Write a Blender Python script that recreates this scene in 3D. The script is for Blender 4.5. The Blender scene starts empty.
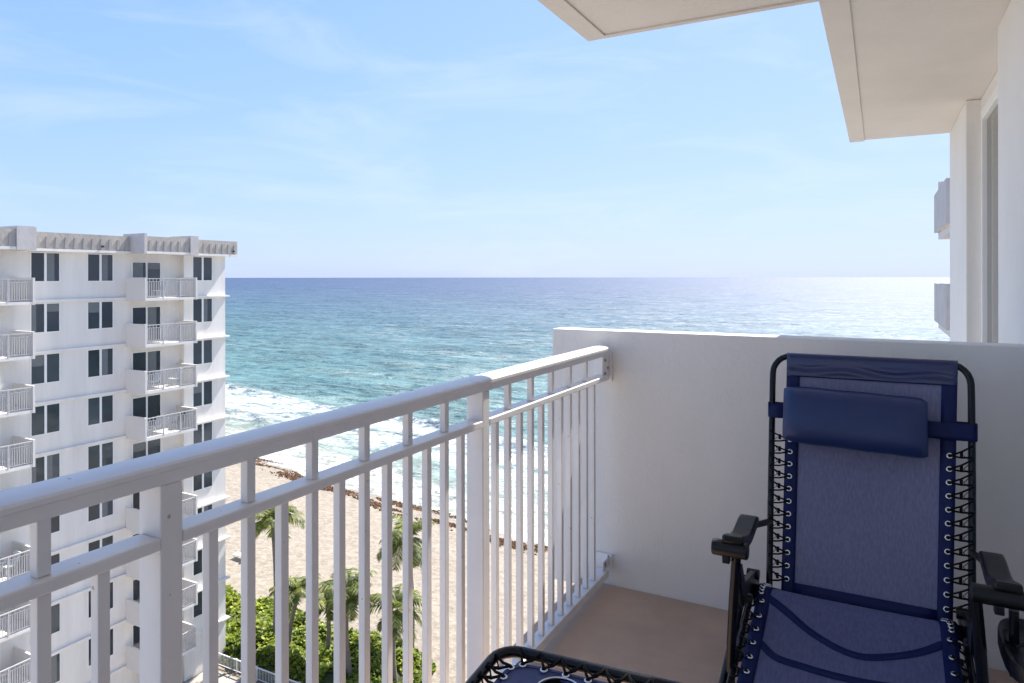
import bpy, bmesh, math, random
from mathutils import Vector, Matrix, noise
random.seed(7)
R = math.radians
scene = bpy.context.scene
COL = scene.collection

# ------------------------------------------------------------------ camera (at the origin, sea along +Y)
cam = bpy.data.cameras.new("camera"); co = bpy.data.objects.new("camera", cam); COL.objects.link(co)
cam.sensor_width = 36.0
cam.lens = 690.0 * 36.0 / 1024.0
cam.shift_y = -(341.5 - 277.0) / 1024.0
cam.clip_start = 0.05; cam.clip_end = 60000
co.rotation_euler = (R(90), R(0.08), R(28.008))
scene.camera = co

# ------------------------------------------------------------------ sky, sun, exposure
SUN_EL, SUN_AZ = 51.5, 7.5          # azimuth measured from +Y towards +X
world = bpy.data.worlds.new("World"); scene.world = world; world.use_nodes = True
nt = world.node_tree; nt.nodes.clear()
sky = nt.nodes.new("ShaderNodeTexSky"); sky.sky_type = 'NISHITA'; sky.sun_disc = False
sky.sun_elevation = R(SUN_EL); sky.sun_rotation = R(SUN_AZ); sky.air_density = 1.0; sky.dust_density = 0.6; sky.ozone_density = 1.6
bg = nt.nodes.new("ShaderNodeBackground"); bg.inputs['Strength'].default_value = 0.15
wo = nt.nodes.new("ShaderNodeOutputWorld")
# thin wisps of high cloud
tc = nt.nodes.new("ShaderNodeTexCoord"); mp = nt.nodes.new("ShaderNodeMapping"); mp.inputs['Scale'].default_value = (1.6, 1.6, 7.0); mp.inputs['Rotation'].default_value = (0.2, 0.25, 0.3)
nz = nt.nodes.new("ShaderNodeTexNoise"); nz.inputs['Scale'].default_value = 2.2; nz.inputs['Detail'].default_value = 7; nz.inputs['Roughness'].default_value = 0.6; nz.inputs['Distortion'].default_value = 0.6
cr = nt.nodes.new("ShaderNodeValToRGB"); cr.color_ramp.elements[0].position = 0.45; cr.color_ramp.elements[1].position = 0.95
cr.color_ramp.elements[1].color = (0.45, 0.45, 0.45, 1)
mx = nt.nodes.new("ShaderNodeMix"); mx.data_type = 'RGBA'; mx.inputs[7].default_value = (2.3, 2.5, 2.7, 1)
L = nt.links
L.new(tc.outputs['Generated'], mp.inputs['Vector']); L.new(mp.outputs[0], nz.inputs['Vector']); L.new(nz.outputs[0], cr.inputs[0])
# soft shoulder on the very bright circumsolar sky: c*k/(c+k) per channel
va = nt.nodes.new("ShaderNodeVectorMath"); va.operation = 'ADD'; va.inputs[1].default_value = (4.0, 2.8, 1.5)
vd = nt.nodes.new("ShaderNodeVectorMath"); vd.operation = 'DIVIDE'
vm = nt.nodes.new("ShaderNodeVectorMath"); vm.operation = 'MULTIPLY'; vm.inputs[1].default_value = (2.60, 2.78, 3.45)
L.new(sky.outputs[0], va.inputs[0]); L.new(sky.outputs[0], vm.inputs[0]); L.new(vm.outputs[0], vd.inputs[0]); L.new(va.outputs[0], vd.inputs[1])
L.new(cr.outputs[0], mx.inputs[0]); L.new(vd.outputs[0], mx.inputs[6]); L.new(mx.outputs[2], bg.inputs['Color']); L.new(bg.outputs[0], wo.inputs[0])

sun = bpy.data.lights.new("sun", 'SUN'); so = bpy.data.objects.new("sun", sun); COL.objects.link(so)
sun.energy = 4.2; sun.angle = R(0.6); sun.color = (1.0, 0.95, 0.88)
sd = Vector((math.sin(R(SUN_AZ)) * math.cos(R(SUN_EL)), math.cos(R(SUN_AZ)) * math.cos(R(SUN_EL)), math.sin(R(SUN_EL))))
so.rotation_euler = sd.to_track_quat('Z', 'Y').to_euler(); so.location = (0, 0, 60)

vs = scene.view_settings
vs.view_transform = 'Standard'; vs.look = 'None'; vs.exposure = 1.48; vs.gamma = 1.0; vs.use_curve_mapping = False
scene.cycles.max_bounces = 10; scene.cycles.diffuse_bounces = 6

# ------------------------------------------------------------------ materials
def new_mat(name):
    m = bpy.data.materials.new(name); m.use_nodes = True
    n = m.node_tree.nodes; b = n['Principled BSDF']
    return m, n, m.node_tree.links, b

def mat(name, c, rough=0.6, var=0.12, scale=6.0, bump=0.0, bscale=60.0, metal=0.0, spec=0.5, stretch=(1, 1, 1), coat=0.0, c2=None, sheen=0.0):
    m, n, l, b = new_mat(name)
    t = n.new('ShaderNodeTexCoord'); mpp = n.new('ShaderNodeMapping'); mpp.inputs['Scale'].default_value = stretch
    l.new(t.outputs['Object'], mpp.inputs['Vector'])
    ns = n.new('ShaderNodeTexNoise'); ns.inputs['Scale'].default_value = scale; ns.inputs['Detail'].default_value = 6; ns.inputs['Roughness'].default_value = 0.62
    l.new(mpp.outputs[0], ns.inputs['Vector'])
    r = n.new('ShaderNodeValToRGB'); r.color_ramp.elements[0].position = 0.3; r.color_ramp.elements[1].position = 0.7
    lo = [x * (1 - var) for x in c]; hi = [min(1, x * (1 + var * 0.6)) for x in (c2 or c)]
    r.color_ramp.elements[0].color = (*lo, 1); r.color_ramp.elements[1].color = (*hi, 1)
    l.new(ns.outputs[0], r.inputs[0]); l.new(r.outputs[0], b.inputs['Base Color'])
    b.inputs['Roughness'].default_value = rough; b.inputs['Metallic'].default_value = metal
    b.inputs['Specular IOR Level'].default_value = spec; b.inputs['Coat Weight'].default_value = coat
    b.inputs['Sheen Weight'].default_value = sheen
    if bump:
        n2 = n.new('ShaderNodeTexNoise'); n2.inputs['Scale'].default_value = bscale; n2.inputs['Detail'].default_value = 5
        l.new(mpp.outputs[0], n2.inputs['Vector'])
        bp = n.new('ShaderNodeBump'); bp.inputs['Strength'].default_value = 0.6; bp.inputs['Distance'].default_value = bump
        l.new(n2.outputs[0], bp.inputs['Height']); l.new(bp.outputs[0], b.inputs['Normal'])
    return m

def math_node(n, l, op, a, b=None, clamp=False):
    k = n.new('ShaderNodeMath'); k.operation = op; k.use_clamp = clamp
    for i, v in enumerate((a, b)):
        if v is None: continue
        if hasattr(v, 'links'): l.new(v, k.inputs[i])
        else: k.inputs[i].default_value = v
    return k.outputs[0]

M = {}
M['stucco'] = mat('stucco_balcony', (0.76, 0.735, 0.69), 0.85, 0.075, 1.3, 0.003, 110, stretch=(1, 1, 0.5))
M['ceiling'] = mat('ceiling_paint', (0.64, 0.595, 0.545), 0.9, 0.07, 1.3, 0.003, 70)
M['floor'] = mat('floor_coating', (0.49, 0.345, 0.25), 0.6, 0.16, 3.5, 0.002, 260)
M['rail'] = mat('rail_paint', (0.74, 0.725, 0.715), 0.33, 0.05, 9, 0.0006, 40, spec=0.5)
rm = M['rail']; n = rm.node_tree.nodes; l = rm.node_tree.links; pb_ = n['Principled BSDF']
t_ = n.new('ShaderNodeTexCoord'); q_ = n.new('ShaderNodeTexNoise'); q_.inputs['Scale'].default_value = 38; q_.inputs['Detail'].default_value = 2
l.new(t_.outputs['Object'], q_.inputs['Vector'])
r_ = n.new('ShaderNodeValToRGB'); r_.color_ramp.elements[0].position = 0.735; r_.color_ramp.elements[1].position = 0.76
l.new(q_.outputs[0], r_.inputs[0]); old = pb_.inputs['Base Color'].links[0].from_socket
mx_ = n.new('ShaderNodeMix'); mx_.data_type = 'RGBA'; l.new(r_.outputs[0], mx_.inputs[0]); l.new(old, mx_.inputs[6]); mx_.inputs[7].default_value = (0.40, 0.36, 0.33, 1)
l.new(mx_.outputs[2], pb_.inputs['Base Color'])
M['facade'] = mat('facade_white', (0.78, 0.745, 0.695), 0.85, 0.11, 1.1, 0.01, 5, stretch=(1, 1, 0.12))
M['panel'] = mat('facade_panel', (0.70, 0.67, 0.635), 0.85, 0.05, 0.5, 0.01, 6)
M['fascia'] = mat('roof_fascia', (0.48, 0.43, 0.37), 0.9, 0.2, 1.5, 0.02, 9, stretch=(1, 1, 0.5))
M['farrail'] = mat('far_rail_paint', (0.50, 0.49, 0.48), 0.5, 0.08, 5)
M['fin'] = mat('roof_fin', (0.55, 0.52, 0.49), 0.9, 0.12, 1.5, 0.01, 8)
M['rib'] = mat('roof_rib', (0.40, 0.37, 0.345), 0.9, 0.1, 2.0)
M['frame'] = mat('window_frame', (0.82, 0.82, 0.80), 0.4, 0.03, 5)
M['darkmetal'] = mat('door_metal', (0.55, 0.55, 0.56), 0.35, 0.05, 8, metal=0.6)
M['tube'] = mat('tube_black', (0.004, 0.005, 0.008), 0.26, 0.2, 20, spec=0.3)
M['plastic'] = mat('plastic_black', (0.004, 0.0045, 0.006), 0.34, 0.15, 40, 0.0004, 400, spec=0.35)
M['cord'] = mat('cord_black', (0.006, 0.006, 0.007), 0.8, 0.2, 60, spec=0.15)
M['eyelet'] = mat('eyelet_metal', (0.75, 0.75, 0.74), 0.25, 0.05, 40, metal=0.9)
M['screw'] = mat('screw_steel', (0.35, 0.34, 0.33), 0.4, 0.2, 60, metal=0.8)
M['dirt'] = mat('rail_scuff', (0.25, 0.22, 0.19), 0.9, 0.3, 60)
M['trunk'] = mat('palm_trunk', (0.20, 0.17, 0.13), 0.95, 0.3, 3, 0.03, 8, stretch=(1, 1, 5))
M['weed'] = mat('seaweed', (0.12, 0.06, 0.025), 0.95, 0.5, 2.0, c2=(0.20, 0.11, 0.05))
M['deck'] = mat('paving', (0.36, 0.33, 0.29), 0.9, 0.1, 0.8, 0.01, 6)
M['patio'] = mat('patio_furniture', (0.75, 0.75, 0.73), 0.5, 0.05, 5)
M['patiodark'] = mat('patio_dark', (0.05, 0.045, 0.045), 0.6, 0.2, 5)

def textile(name, c, c2, st):
    m, n, l, b = new_mat(name)
    t = n.new('ShaderNodeTexCoord')
    mpp = n.new('ShaderNodeMapping'); mpp.inputs['Scale'].default_value = st
    l.new(t.outputs['Object'], mpp.inputs['Vector'])
    ns = n.new('ShaderNodeTexNoise'); ns.inputs['Scale'].default_value = 1.0; ns.inputs['Detail'].default_value = 3
    l.new(mpp.outputs[0], ns.inputs['Vector'])
    r = n.new('ShaderNodeValToRGB'); r.color_ramp.elements[0].position = 0.35; r.color_ramp.elements[1].position = 0.65
    r.color_ramp.elements[0].color = (*c, 1); r.color_ramp.elements[1].color = (*c2, 1)
    l.new(ns.outputs[0], r.inputs[0])
    ck = n.new('ShaderNodeTexWave'); ck.inputs['Scale'].default_value = 260; ck.bands_direction = 'X'
    ck2 = n.new('ShaderNodeTexWave'); ck2.inputs['Scale'].default_value = 260; ck2.bands_direction = 'Z'
    l.new(t.outputs['Object'], ck.inputs['Vector']); l.new(t.outputs['Object'], ck2.inputs['Vector'])
    ad = math_node(n, l, 'MULTIPLY', ck.outputs[1], ck2.outputs[1])
    l.new(r.outputs[0], b.inputs['Base Color'])
    bp = n.new('ShaderNodeBump'); bp.inputs['Strength'].default_value = 0.4; bp.inputs['Distance'].default_value = 0.0005
    l.new(ad, bp.inputs['Height']); l.new(bp.outputs[0], b.inputs['Normal'])
    b.inputs['Roughness'].default_value = 0.62; b.inputs['Sheen Weight'].default_value = 0.15
    return m
M['mesh'] = textile('sling_mesh', (0.128, 0.132, 0.225), (0.168, 0.170, 0.27), (160, 160, 7))
M['seatmesh'] = textile('sling_mesh_seat', (0.070, 0.080, 0.185), (0.10, 0.108, 0.22), (160, 9, 160))
M['navy'] = mat('navy_vinyl', (0.004, 0.010, 0.070), 0.5, 0.2, 9, 0.003, 22, spec=0.22, stretch=(0.4, 1, 1.6))
M['sleeve'] = mat('navy_sleeve', (0.006, 0.015, 0.085), 0.34, 0.2, 9, 0.0, 9, coat=0.3, stretch=(0.4, 1, 2.2))
M['pillow'] = mat('navy_pillow', (0.007, 0.024, 0.100), 0.42, 0.15, 7, 0.006, 12)
M['darkband'] = mat('navy_band', (0.007, 0.016, 0.08), 0.6, 0.15, 30, spec=0.2)
M['tabletop'] = textile('table_sling', (0.022, 0.034, 0.12), (0.03, 0.045, 0.145), (60, 60, 60))

# glass of the far building: each pane differs a little
def glass_mat(name, c, rnd=True):
    m, n, l, b = new_mat(name)
    t = n.new('ShaderNodeTexCoord'); ns = n.new('ShaderNodeTexNoise'); ns.inputs['Scale'].default_value = 1.3; ns.inputs['Detail'].default_value = 2
    l.new(t.outputs['Object'], ns.inputs['Vector'])
    oi = n.new('ShaderNodeObjectInfo')
    f = math_node(n, l, 'MULTIPLY', oi.outputs['Random'], 0.75)
    f = math_node(n, l, 'ADD', f, math_node(n, l, 'MULTIPLY', ns.outputs[0], 0.35))
    r = n.new('ShaderNodeValToRGB'); r.color_ramp.elements[0].color = (c[0] * .5, c[1] * .5, c[2] * .5, 1)
    r.color_ramp.elements[1].color = (c[0] * 2.6, c[1] * 2.4, c[2] * 2.0, 1)
    l.new(f, r.inputs[0]); l.new(r.outputs[0], b.inputs['Base Color'])
    b.inputs['Roughness'].default_value = 0.04; b.inputs['Specular IOR Level'].default_value = 0.5
    return m
M['glass'] = glass_mat('window_glass', (0.028, 0.035, 0.048))
M['doorglass'] = glass_mat('door_glass', (0.05, 0.052, 0.055))

def leaf_mat(name, c, c2, c3):
    m, n, l, b = new_mat(name)
    g = n.new('ShaderNodeNewGeometry'); r = n.new('ShaderNodeValToRGB')
    r.color_ramp.elements[0].color = (*c, 1); r.color_ramp.elements[1].color = (*c3, 1)
    e = r.color_ramp.elements.new(0.55); e.color = (*c2, 1)
    l.new(g.outputs['Random Per Island'], r.inputs[0])
    t = n.new('ShaderNodeTexCoord'); ns = n.new('ShaderNodeTexNoise'); ns.inputs['Scale'].default_value = 0.7; ns.inputs['Detail'].default_value = 4
    l.new(t.outputs['Object'], ns.inputs['Vector'])
    hs = n.new('ShaderNodeHueSaturation'); l.new(r.outputs[0], hs.inputs['Color'])
    l.new(math_node(n, l, 'ADD', math_node(n, l, 'MULTIPLY', ns.outputs[0], 1.2), 0.4), hs.inputs['Value'])
    l.new(hs.outputs[0], b.inputs['Base Color'])
    b.inputs['Roughness'].default_value = 0.5
    tr = n.new('ShaderNodeBsdfTranslucent'); l.new(hs.outputs[0], tr.inputs['Color'])
    ms = n.new('ShaderNodeMixShader'); ms.inputs[0].default_value = 0.5
    l.new(b.outputs[0], ms.inputs[1]); l.new(tr.outputs[0], ms.inputs[2])
    l.new(ms.outputs[0], n['Material Output'].inputs[0])
    return m
M['grape'] = leaf_mat('sea_grape_leaf', (0.07, 0.12, 0.013), (0.22, 0.30, 0.028), (0.44, 0.46, 0.055))
M['palm'] = leaf_mat('palm_leaf', (0.05, 0.08, 0.02), (0.16, 0.20, 0.04), (0.38, 0.38, 0.10))

# ------------------------------------------------------------------ object helpers
def tag(o, label=None, cat=None, group=None, kind=None):
    if label: o['label'] = label
    if cat: o['category'] = cat
    if group: o['group'] = group
    if kind: o['kind'] = kind
    return o

def empty(name, loc, label, cat, group=None):
    o = bpy.data.objects.new(name, None); COL.objects.link(o); o.location = loc
    o.empty_display_size = 0.2
    return tag(o, label, cat, group)

def world_loc(o):
    v = Vector((0, 0, 0))
    while o: v += o.location; o = o.parent
    return v

class MB:
    """collects shapes in world coordinates and links them as ONE mesh object"""
    def __init__(s): s.bm = bmesh.new()
    def box(s, x0, x1, y0, y1, z0, z1):
        vs_ = [s.bm.verts.new(p) for p in ((x0,y0,z0),(x1,y0,z0),(x1,y1,z0),(x0,y1,z0),(x0,y0,z1),(x1,y0,z1),(x1,y1,z1),(x0,y1,z1))]
        for f in ((0,3,2,1),(4,5,6,7),(0,1,5,4),(1,2,6,5),(2,3,7,6),(3,0,4,7)): s.bm.faces.new([vs_[i] for i in f])
        return s
    def prism(s, pts, a0, a1, axis='z'):
        def P(u, v, w): return {'z': (u, v, w), 'y': (u, w, v), 'x': (w, u, v)}[axis]
        A = [s.bm.verts.new(P(u, v, a0)) for u, v in pts]; B = [s.bm.verts.new(P(u, v, a1)) for u, v in pts]
        s.bm.faces.new(A[::-1]); s.bm.faces.new(B); n = len(pts)
        for i in range(n): s.bm.faces.new((A[i], A[(i+1) % n], B[(i+1) % n], B[i]))
        return s
    def tube(s, pts, r, seg=10, flat=1.0, cap=True):
        pts = [Vector(p) for p in pts]; n = len(pts)
        rs = r if isinstance(r, (list, tuple)) else [r] * n
        prev = None; rings = []
        for i, p in enumerate(pts):
            t = (pts[min(i+1, n-1)] - pts[max(i-1, 0)]).normalized()
            if prev is None:
                up = Vector((0, 0, 1)) if abs(t.z) < 0.9 else Vector((1, 0, 0))
                a = t.cross(up).normalized()
            else:
                a = (prev - t * prev.dot(t)).normalized()
            prev = a; b = t.cross(a)
            rings.append([s.bm.verts.new(p + a * math.cos(2*math.pi*k/seg) * rs[i] + b * math.sin(2*math.pi*k/seg) * rs[i] * flat) for k in range(seg)])
        for i in range(n-1):
            for k in range(seg):
                s.bm.faces.new((rings[i][k], rings[i][(k+1) % seg], rings[i+1][(k+1) % seg], rings[i+1][k]))
        if cap:
            s.bm.faces.new(rings[0][::-1]); s.bm.faces.new(rings[-1])
        return s
    def ring(s, c, nrm, R0, r0, seg=14, sub=6):
        c = Vector(c); nrm = Vector(nrm).normalized()
        a = nrm.orthogonal().normalized(); b = nrm.cross(a)
        g = []
        for i in range(seg):
            th = 2*math.pi*i/seg; d = a*math.cos(th) + b*math.sin(th)
            g.append([s.bm.verts.new(c + d*(R0 + r0*math.cos(2*math.pi*k/sub)) + nrm*r0*math.sin(2*math.pi*k/sub)) for k in range(sub)])
        for i in range(seg):
            for k in range(sub):
                s.bm.faces.new((g[i][k], g[(i+1) % seg][k], g[(i+1) % seg][(k+1) % sub], g[i][(k+1) % sub]))
        return s
    def grid(s, fn, nu, nv, thick=None):
        g = [[s.bm.verts.new(fn(i/nu, j/nv)) for j in range(nv+1)] for i in range(nu+1)]
        for i in range(nu):
            for j in range(nv):
                s.bm.faces.new((g[i][j], g[i+1][j], g[i+1][j+1], g[i][j+1]))
        return s
    def build(s, name, m, parent=None, smooth=False, bevel=0, solid=0, sub=0, ang=35):
        bmesh.ops.recalc_face_normals(s.bm, faces=s.bm.faces) if not solid and s.bm.faces and len(s.bm.faces) < 30000 else None
        off = world_loc(parent) if parent else Vector((0, 0, 0))
        if parent: bmesh.ops.translate(s.bm, verts=s.bm.verts, vec=-off)
        me = bpy.data.meshes.new(name); s.bm.to_mesh(me); s.bm.free()
        if smooth:
            for p in me.polygons: p.use_smooth = True
            if ang: me.set_sharp_from_angle(angle=R(ang))
        me.materials.append(m)
        o = bpy.data.objects.new(name, me); COL.objects.link(o)
        if parent: o.parent = parent
        if solid:
            k = o.modifiers.new('solid', 'SOLIDIFY'); k.thickness = solid; k.offset = 0
        if bevel:
            k = o.modifiers.new('bevel', 'BEVEL'); k.width = bevel; k.segments = 2; k.limit_method = 'ANGLE'
        if sub:
            k = o.modifiers.new('sub', 'SUBSURF'); k.levels = sub; k.render_levels = sub
        return o

def recentre(o):
    """put an un-parented mesh's origin at its base centre"""
    me = o.data; xs = [v.co for v in me.vertices]
    c = Vector(((min(v.x for v in xs)+max(v.x for v in xs))/2, (min(v.y for v in xs)+max(v.y for v in xs))/2, min(v.z for v in xs)))
    me.transform(Matrix.Translation(-c)); o.location = c
    return o

def copy_tree(o, parent=None, off=None):
    c = o.copy(); COL.objects.link(c)
    if parent: c.parent = parent
    if off is not None: c.location = o.location + Vector(off)
    for ch in list(o.children): copy_tree(ch, c)
    return c

def struct(o): o['kind'] = 'structure'; return o

FZ = -1.37            # balcony floor level (camera is at z = 0)
SEA = -27.0
GZ = -25.0
def shore(x): return 60.8 + 0.20 * (-x - 22)
def weedline(x): return 59.2 + 0.195 * (-x - 22) + 0.7 * math.sin(x * 0.13) + 0.4 * math.sin(x * 0.41)

# ------------------------------------------------------------------ ground: beach
def beach_z(x, y):
    d = shore(x) - y
    z = SEA + min(2.0, max(-3.0, d * 0.075 + (0.35 if d > 5 else 0) * min(1, (d - 5) / 5)))
    return z
b = MB()
NX, NY = 300, 170
def bf(u, v):
    x = -340 + 640 * u; y = 16 + 150 * v
    q = min(1, max(0, (y - 31) / 3)); z = beach_z(x, y) - .06 * (1 - q) + q * 0.10 * noise.noise(Vector((x * .25, y * .25, 0))) + q * 0.05 * noise.noise(Vector((x * .9, y * .9, 3)))
    return (x, y, z)
b.grid(bf, NX, NY)
m, n, l, p = new_mat('beach_sand')
g = n.new('ShaderNodeNewGeometry'); sx = n.new('ShaderNodeSeparateXYZ'); l.new(g.outputs['Position'], sx.inputs[0])
d = math_node(n, l, 'SUBTRACT', math_node(n, l, 'ADD', math_node(n, l, 'MULTIPLY', sx.outputs[0], -0.20), 56.4), sx.outputs[1])
n1 = n.new('ShaderNodeTexNoise'); n1.inputs['Scale'].default_value = 1.4; n1.inputs['Detail'].default_value = 8; n1.inputs['Roughness'].default_value = 0.75
l.new(g.outputs['Position'], n1.inputs['Vector'])
r = n.new('ShaderNodeValToRGB'); r.color_ramp.elements[0].position = 0.36; r.color_ramp.elements[1].position = 0.62
r.color_ramp.elements[0].color = (0.18, 0.15, 0.115, 1); r.color_ramp.elements[1].color = (0.30, 0.258, 0.205, 1)
l.new(n1.outputs[0], r.inputs[0])
wet = math_node(n, l, 'SUBTRACT', 1.0, math_node(n, l, 'DIVIDE', math_node(n, l, 'ADD', d, math_node(n, l, 'MULTIPLY', n1.outputs[0], 2.0)), 3.5), True)
mm = n.new('ShaderNodeMix'); mm.data_type = 'RGBA'; l.new(wet, mm.inputs[0]); l.new(r.outputs[0], mm.inputs[6]); mm.inputs[7].default_value = (0.20, 0.165, 0.13, 1)
l.new(mm.outputs[2], p.inputs['Base Color'])
l.new(math_node(n, l, 'SUBTRACT', 0.9, math_node(n, l, 'MULTIPLY', wet, 0.6)), p.inputs['Roughness'])
n2 = n.new('ShaderNodeTexNoise'); n2.inputs['Scale'].default_value = 2.2; n2.inputs['Detail'].default_value = 6; l.new(g.outputs['Position'], n2.inputs['Vector'])
bp = n.new('ShaderNodeBump'); bp.inputs['Distance'].default_value = 0.22; bp.inputs['Strength'].default_value = 0.7
l.new(n2.outputs[0], bp.inputs['Height']); l.new(bp.outputs[0], p.inputs['Normal'])
struct(b.build('beach', m, smooth=True, ang=0))

# inland ground sheet and paving behind the planting
b = MB(); b.box(-3000, 3000, -3000, 16.2, GZ - 0.6, GZ - 0.12)
struct(b.build('ground', M['deck']))
b = MB(); b.box(-37.8, 3, -20, 29.9, GZ - 0.1, GZ + 0.04)
struct(b.build('paving', M['deck']))

# ------------------------------------------------------------------ sea
def sea_mesh():
    ys = []; y = 40.0
    while y < 30000:
        ys.append(y); y += 0.7 if y < 130 else 0.7 * (y / 130.0) ** 1.25
    nx = 420; verts = []; faces = []
    for j, y in enumerate(ys):
        x0 = -90 - 2.2 * y; x1 = 60 + 1.3 * y
        for i in range(nx + 1):
            x = x0 + (x1 - x0) * i / nx
            dd = y - shore(x); z = 0.0
            if y < 900:
                fade = min(1, max(0.0, (dd + 2) / 25)) * max(0, 1 - y / 900)
                wv = noise.noise(Vector((x * .035, y * .16, 0))) + 0.55 * noise.noise(Vector((x * .10, y * .38, 5)))
                z += 0.55 * fade * wv
                # two breaker ridges parallel to the shore
                for dc, am, wd, sd_ in ((33, 1.0, 3.0, 1), (15, 0.45, 2.0, 9), (6, .25, 1.5, 4)):
                    q = dd - dc - 5 * noise.noise(Vector((x * .03, sd_, 0))) - 1.6 * noise.noise(Vector((x * .13, sd_, 7)))
                    k = max(0.15, 0.7 + 0.9 * noise.noise(Vector((x * .022, sd_, 3))))
                    z += am * k * math.exp(-(q / (wd if q > 0 else wd * .45)) ** 2)
            verts.append((x, y, SEA + z))
    n1_ = nx + 1
    for j in range(len(ys) - 1):
        for i in range(nx):
            a = j * n1_ + i; faces.append((a, a + 1, a + n1_ + 1, a + n1_))
    me = bpy.data.meshes.new('sea'); me.from_pydata(verts, [], faces); me.update()
    for pl in me.polygons: pl.use_smooth = True
    return me
m, n, l, p = new_mat('sea_water')
g = n.new('ShaderNodeNewGeometry'); sx = n.new('ShaderNodeSeparateXYZ'); l.new(g.outputs['Position'], sx.inputs[0])
d = math_node(n, l, 'SUBTRACT', sx.outputs[1], math_node(n, l, 'ADD', math_node(n, l, 'MULTIPLY', sx.outputs[0], -0.20), 56.4))
def noise_at(scale, st, det=5, rough=0.6, dist=0.0):
    k = n.new('ShaderNodeMapping'); k.inputs['Scale'].default_value = st; l.new(g.outputs['Position'], k.inputs['Vector'])
    q = n.new('ShaderNodeTexNoise'); q.inputs['Scale'].default_value = scale; q.inputs['Detail'].default_value = det; q.inputs['Roughness'].default_value = rough; q.inputs['Distortion'].default_value = dist
    l.new(k.outputs[0], q.inputs['Vector']); return q.outputs[0]
big = noise_at(0.012, (0.6, 1.6, 1), 4)
dl = math_node(n, l, 'LOGARITHM', math_node(n, l, 'MAXIMUM', math_node(n, l, 'ADD', d, math_node(n, l, 'MULTIPLY', math_node(n, l, 'SUBTRACT', big, 0.5), 60.0)), 1.5), 10.0)
rr = n.new('ShaderNodeValToRGB'); l.new(math_node(n, l, 'DIVIDE', dl, 4.0), rr.inputs[0])
E_ = rr.color_ramp.elements; E_[0].position = 0.0; E_[0].color = (0.24, 0.25, 0.20, 1)
E_[1].position = 1.0; E_[1].color = (0.025, 0.055, 0.13, 1)
for pos, c in ((0.30, (0.15, 0.21, 0.195)), (0.42, (0.065, 0.140, 0.145)), (0.52, (0.05, 0.115, 0.13)), (0.62, (0.035, 0.085, 0.125)), (0.74, (0.028, 0.062, 0.125))):
    e = E_.new(pos); e.color = (*c, 1)
# foam: lace in the surf zone, few caps further out
lace = noise_at(0.55, (0.55, 1.3, 1), 9, 0.68, 0.8); patch = noise_at(0.07, (0.5, 1.5, 1), 5, 0.6, 0.5)
prof = n.new('ShaderNodeValToRGB'); l.new(math_node(n, l, 'DIVIDE', math_node(n, l, 'ADD', d, math_node(n, l, 'MULTIPLY', math_node(n, l, 'SUBTRACT', patch, 0.5), 16.0)), 60.0), prof.inputs[0])
F_ = prof.color_ramp.elements; F_[0].position = 0.0; F_[0].color = (0.50,) * 3 + (1,); F_[1].position = 1.0; F_[1].color = (0,) * 3 + (1,)
for pos, v in ((0.05, 0.55), (0.14, 0.36), (0.22, 0.42), (0.30, 0.50), (0.42, 0.62), (0.53, 0.60), (0.58, 0.18), (0.75, 0.08)):
    e = F_.new(pos); e.color = (v, v, v, 1)
fo = math_node(n, l, 'ADD', prof.outputs[0], math_node(n, l, 'MULTIPLY', math_node(n, l, 'SUBTRACT', lace, 0.5), 1.7))
fo = math_node(n, l, 'ADD', fo, math_node(n, l, 'MULTIPLY', math_node(n, l, 'SUBTRACT', patch, 0.5), 0.9))
foam = math_node(n, l, 'MULTIPLY', math_node(n, l, 'SUBTRACT', fo, 0.38), 2.8, True)
cap = noise_at(0.045, (0.45, 2.4, 1), 7, 0.7, 0.3)
near = math_node(n, l, 'SUBTRACT', 1.0, math_node(n, l, 'DIVIDE', d, 420.0), True)
caps = math_node(n, l, 'MULTIPLY', math_node(n, l, 'MULTIPLY', math_node(n, l, 'SUBTRACT', cap, 0.645), 14.0, True), near)
foam = math_node(n, l, 'MAXIMUM', foam, caps)
# darker and lighter wave faces
chop = noise_at(0.16, (0.35, 1.25, 1), 7, 0.65, 0.3)
hv = n.new('ShaderNodeHueSaturation'); l.new(rr.outputs[0], hv.inputs['Color'])
l.new(math_node(n, l, 'ADD', math_node(n, l, 'MULTIPLY', chop, 2.2), -0.10), hv.inputs['Value'])
mm = n.new('ShaderNodeMix'); mm.data_type = 'RGBA'; l.new(foam, mm.inputs[0]); l.new(hv.outputs[0], mm.inputs[6]); mm.inputs[7].default_value = (0.55, 0.56, 0.56, 1)
l.new(mm.outputs[2], p.inputs['Base Color'])
rn_ = noise_at(0.5, (0.5, 1.8, 1), 6, 0.8)
l.new(math_node(n, l, 'ADD', math_node(n, l, 'MULTIPLY', foam, 0.3), math_node(n, l, 'SUBTRACT', math_node(n, l, 'MULTIPLY', rn_, 1.3), 0.09)), p.inputs['Roughness'])
p.inputs['IOR'].default_value = 1.41
def slope(scale, st, det, rough, amp):
    k = n.new('ShaderNodeMapping'); k.inputs['Scale'].default_value = st; l.new(g.outputs['Position'], k.inputs['Vector'])
    q = n.new('ShaderNodeTexNoise'); q.inputs['Scale'].default_value = scale; q.inputs['Detail'].default_value = det; q.inputs['Roughness'].default_value = rough
    l.new(k.outputs[0], q.inputs['Vector'])
    u = n.new('ShaderNodeVectorMath'); u.operation = 'SUBTRACT'; u.inputs[1].default_value = (.5, .5, .5); l.new(q.outputs[1], u.inputs[0])
    w = n.new('ShaderNodeVectorMath'); w.operation = 'MULTIPLY'; w.inputs[1].default_value = (amp, amp * 1.2, 0); l.new(u.outputs[0], w.inputs[0])
    return w.outputs[0]
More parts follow.
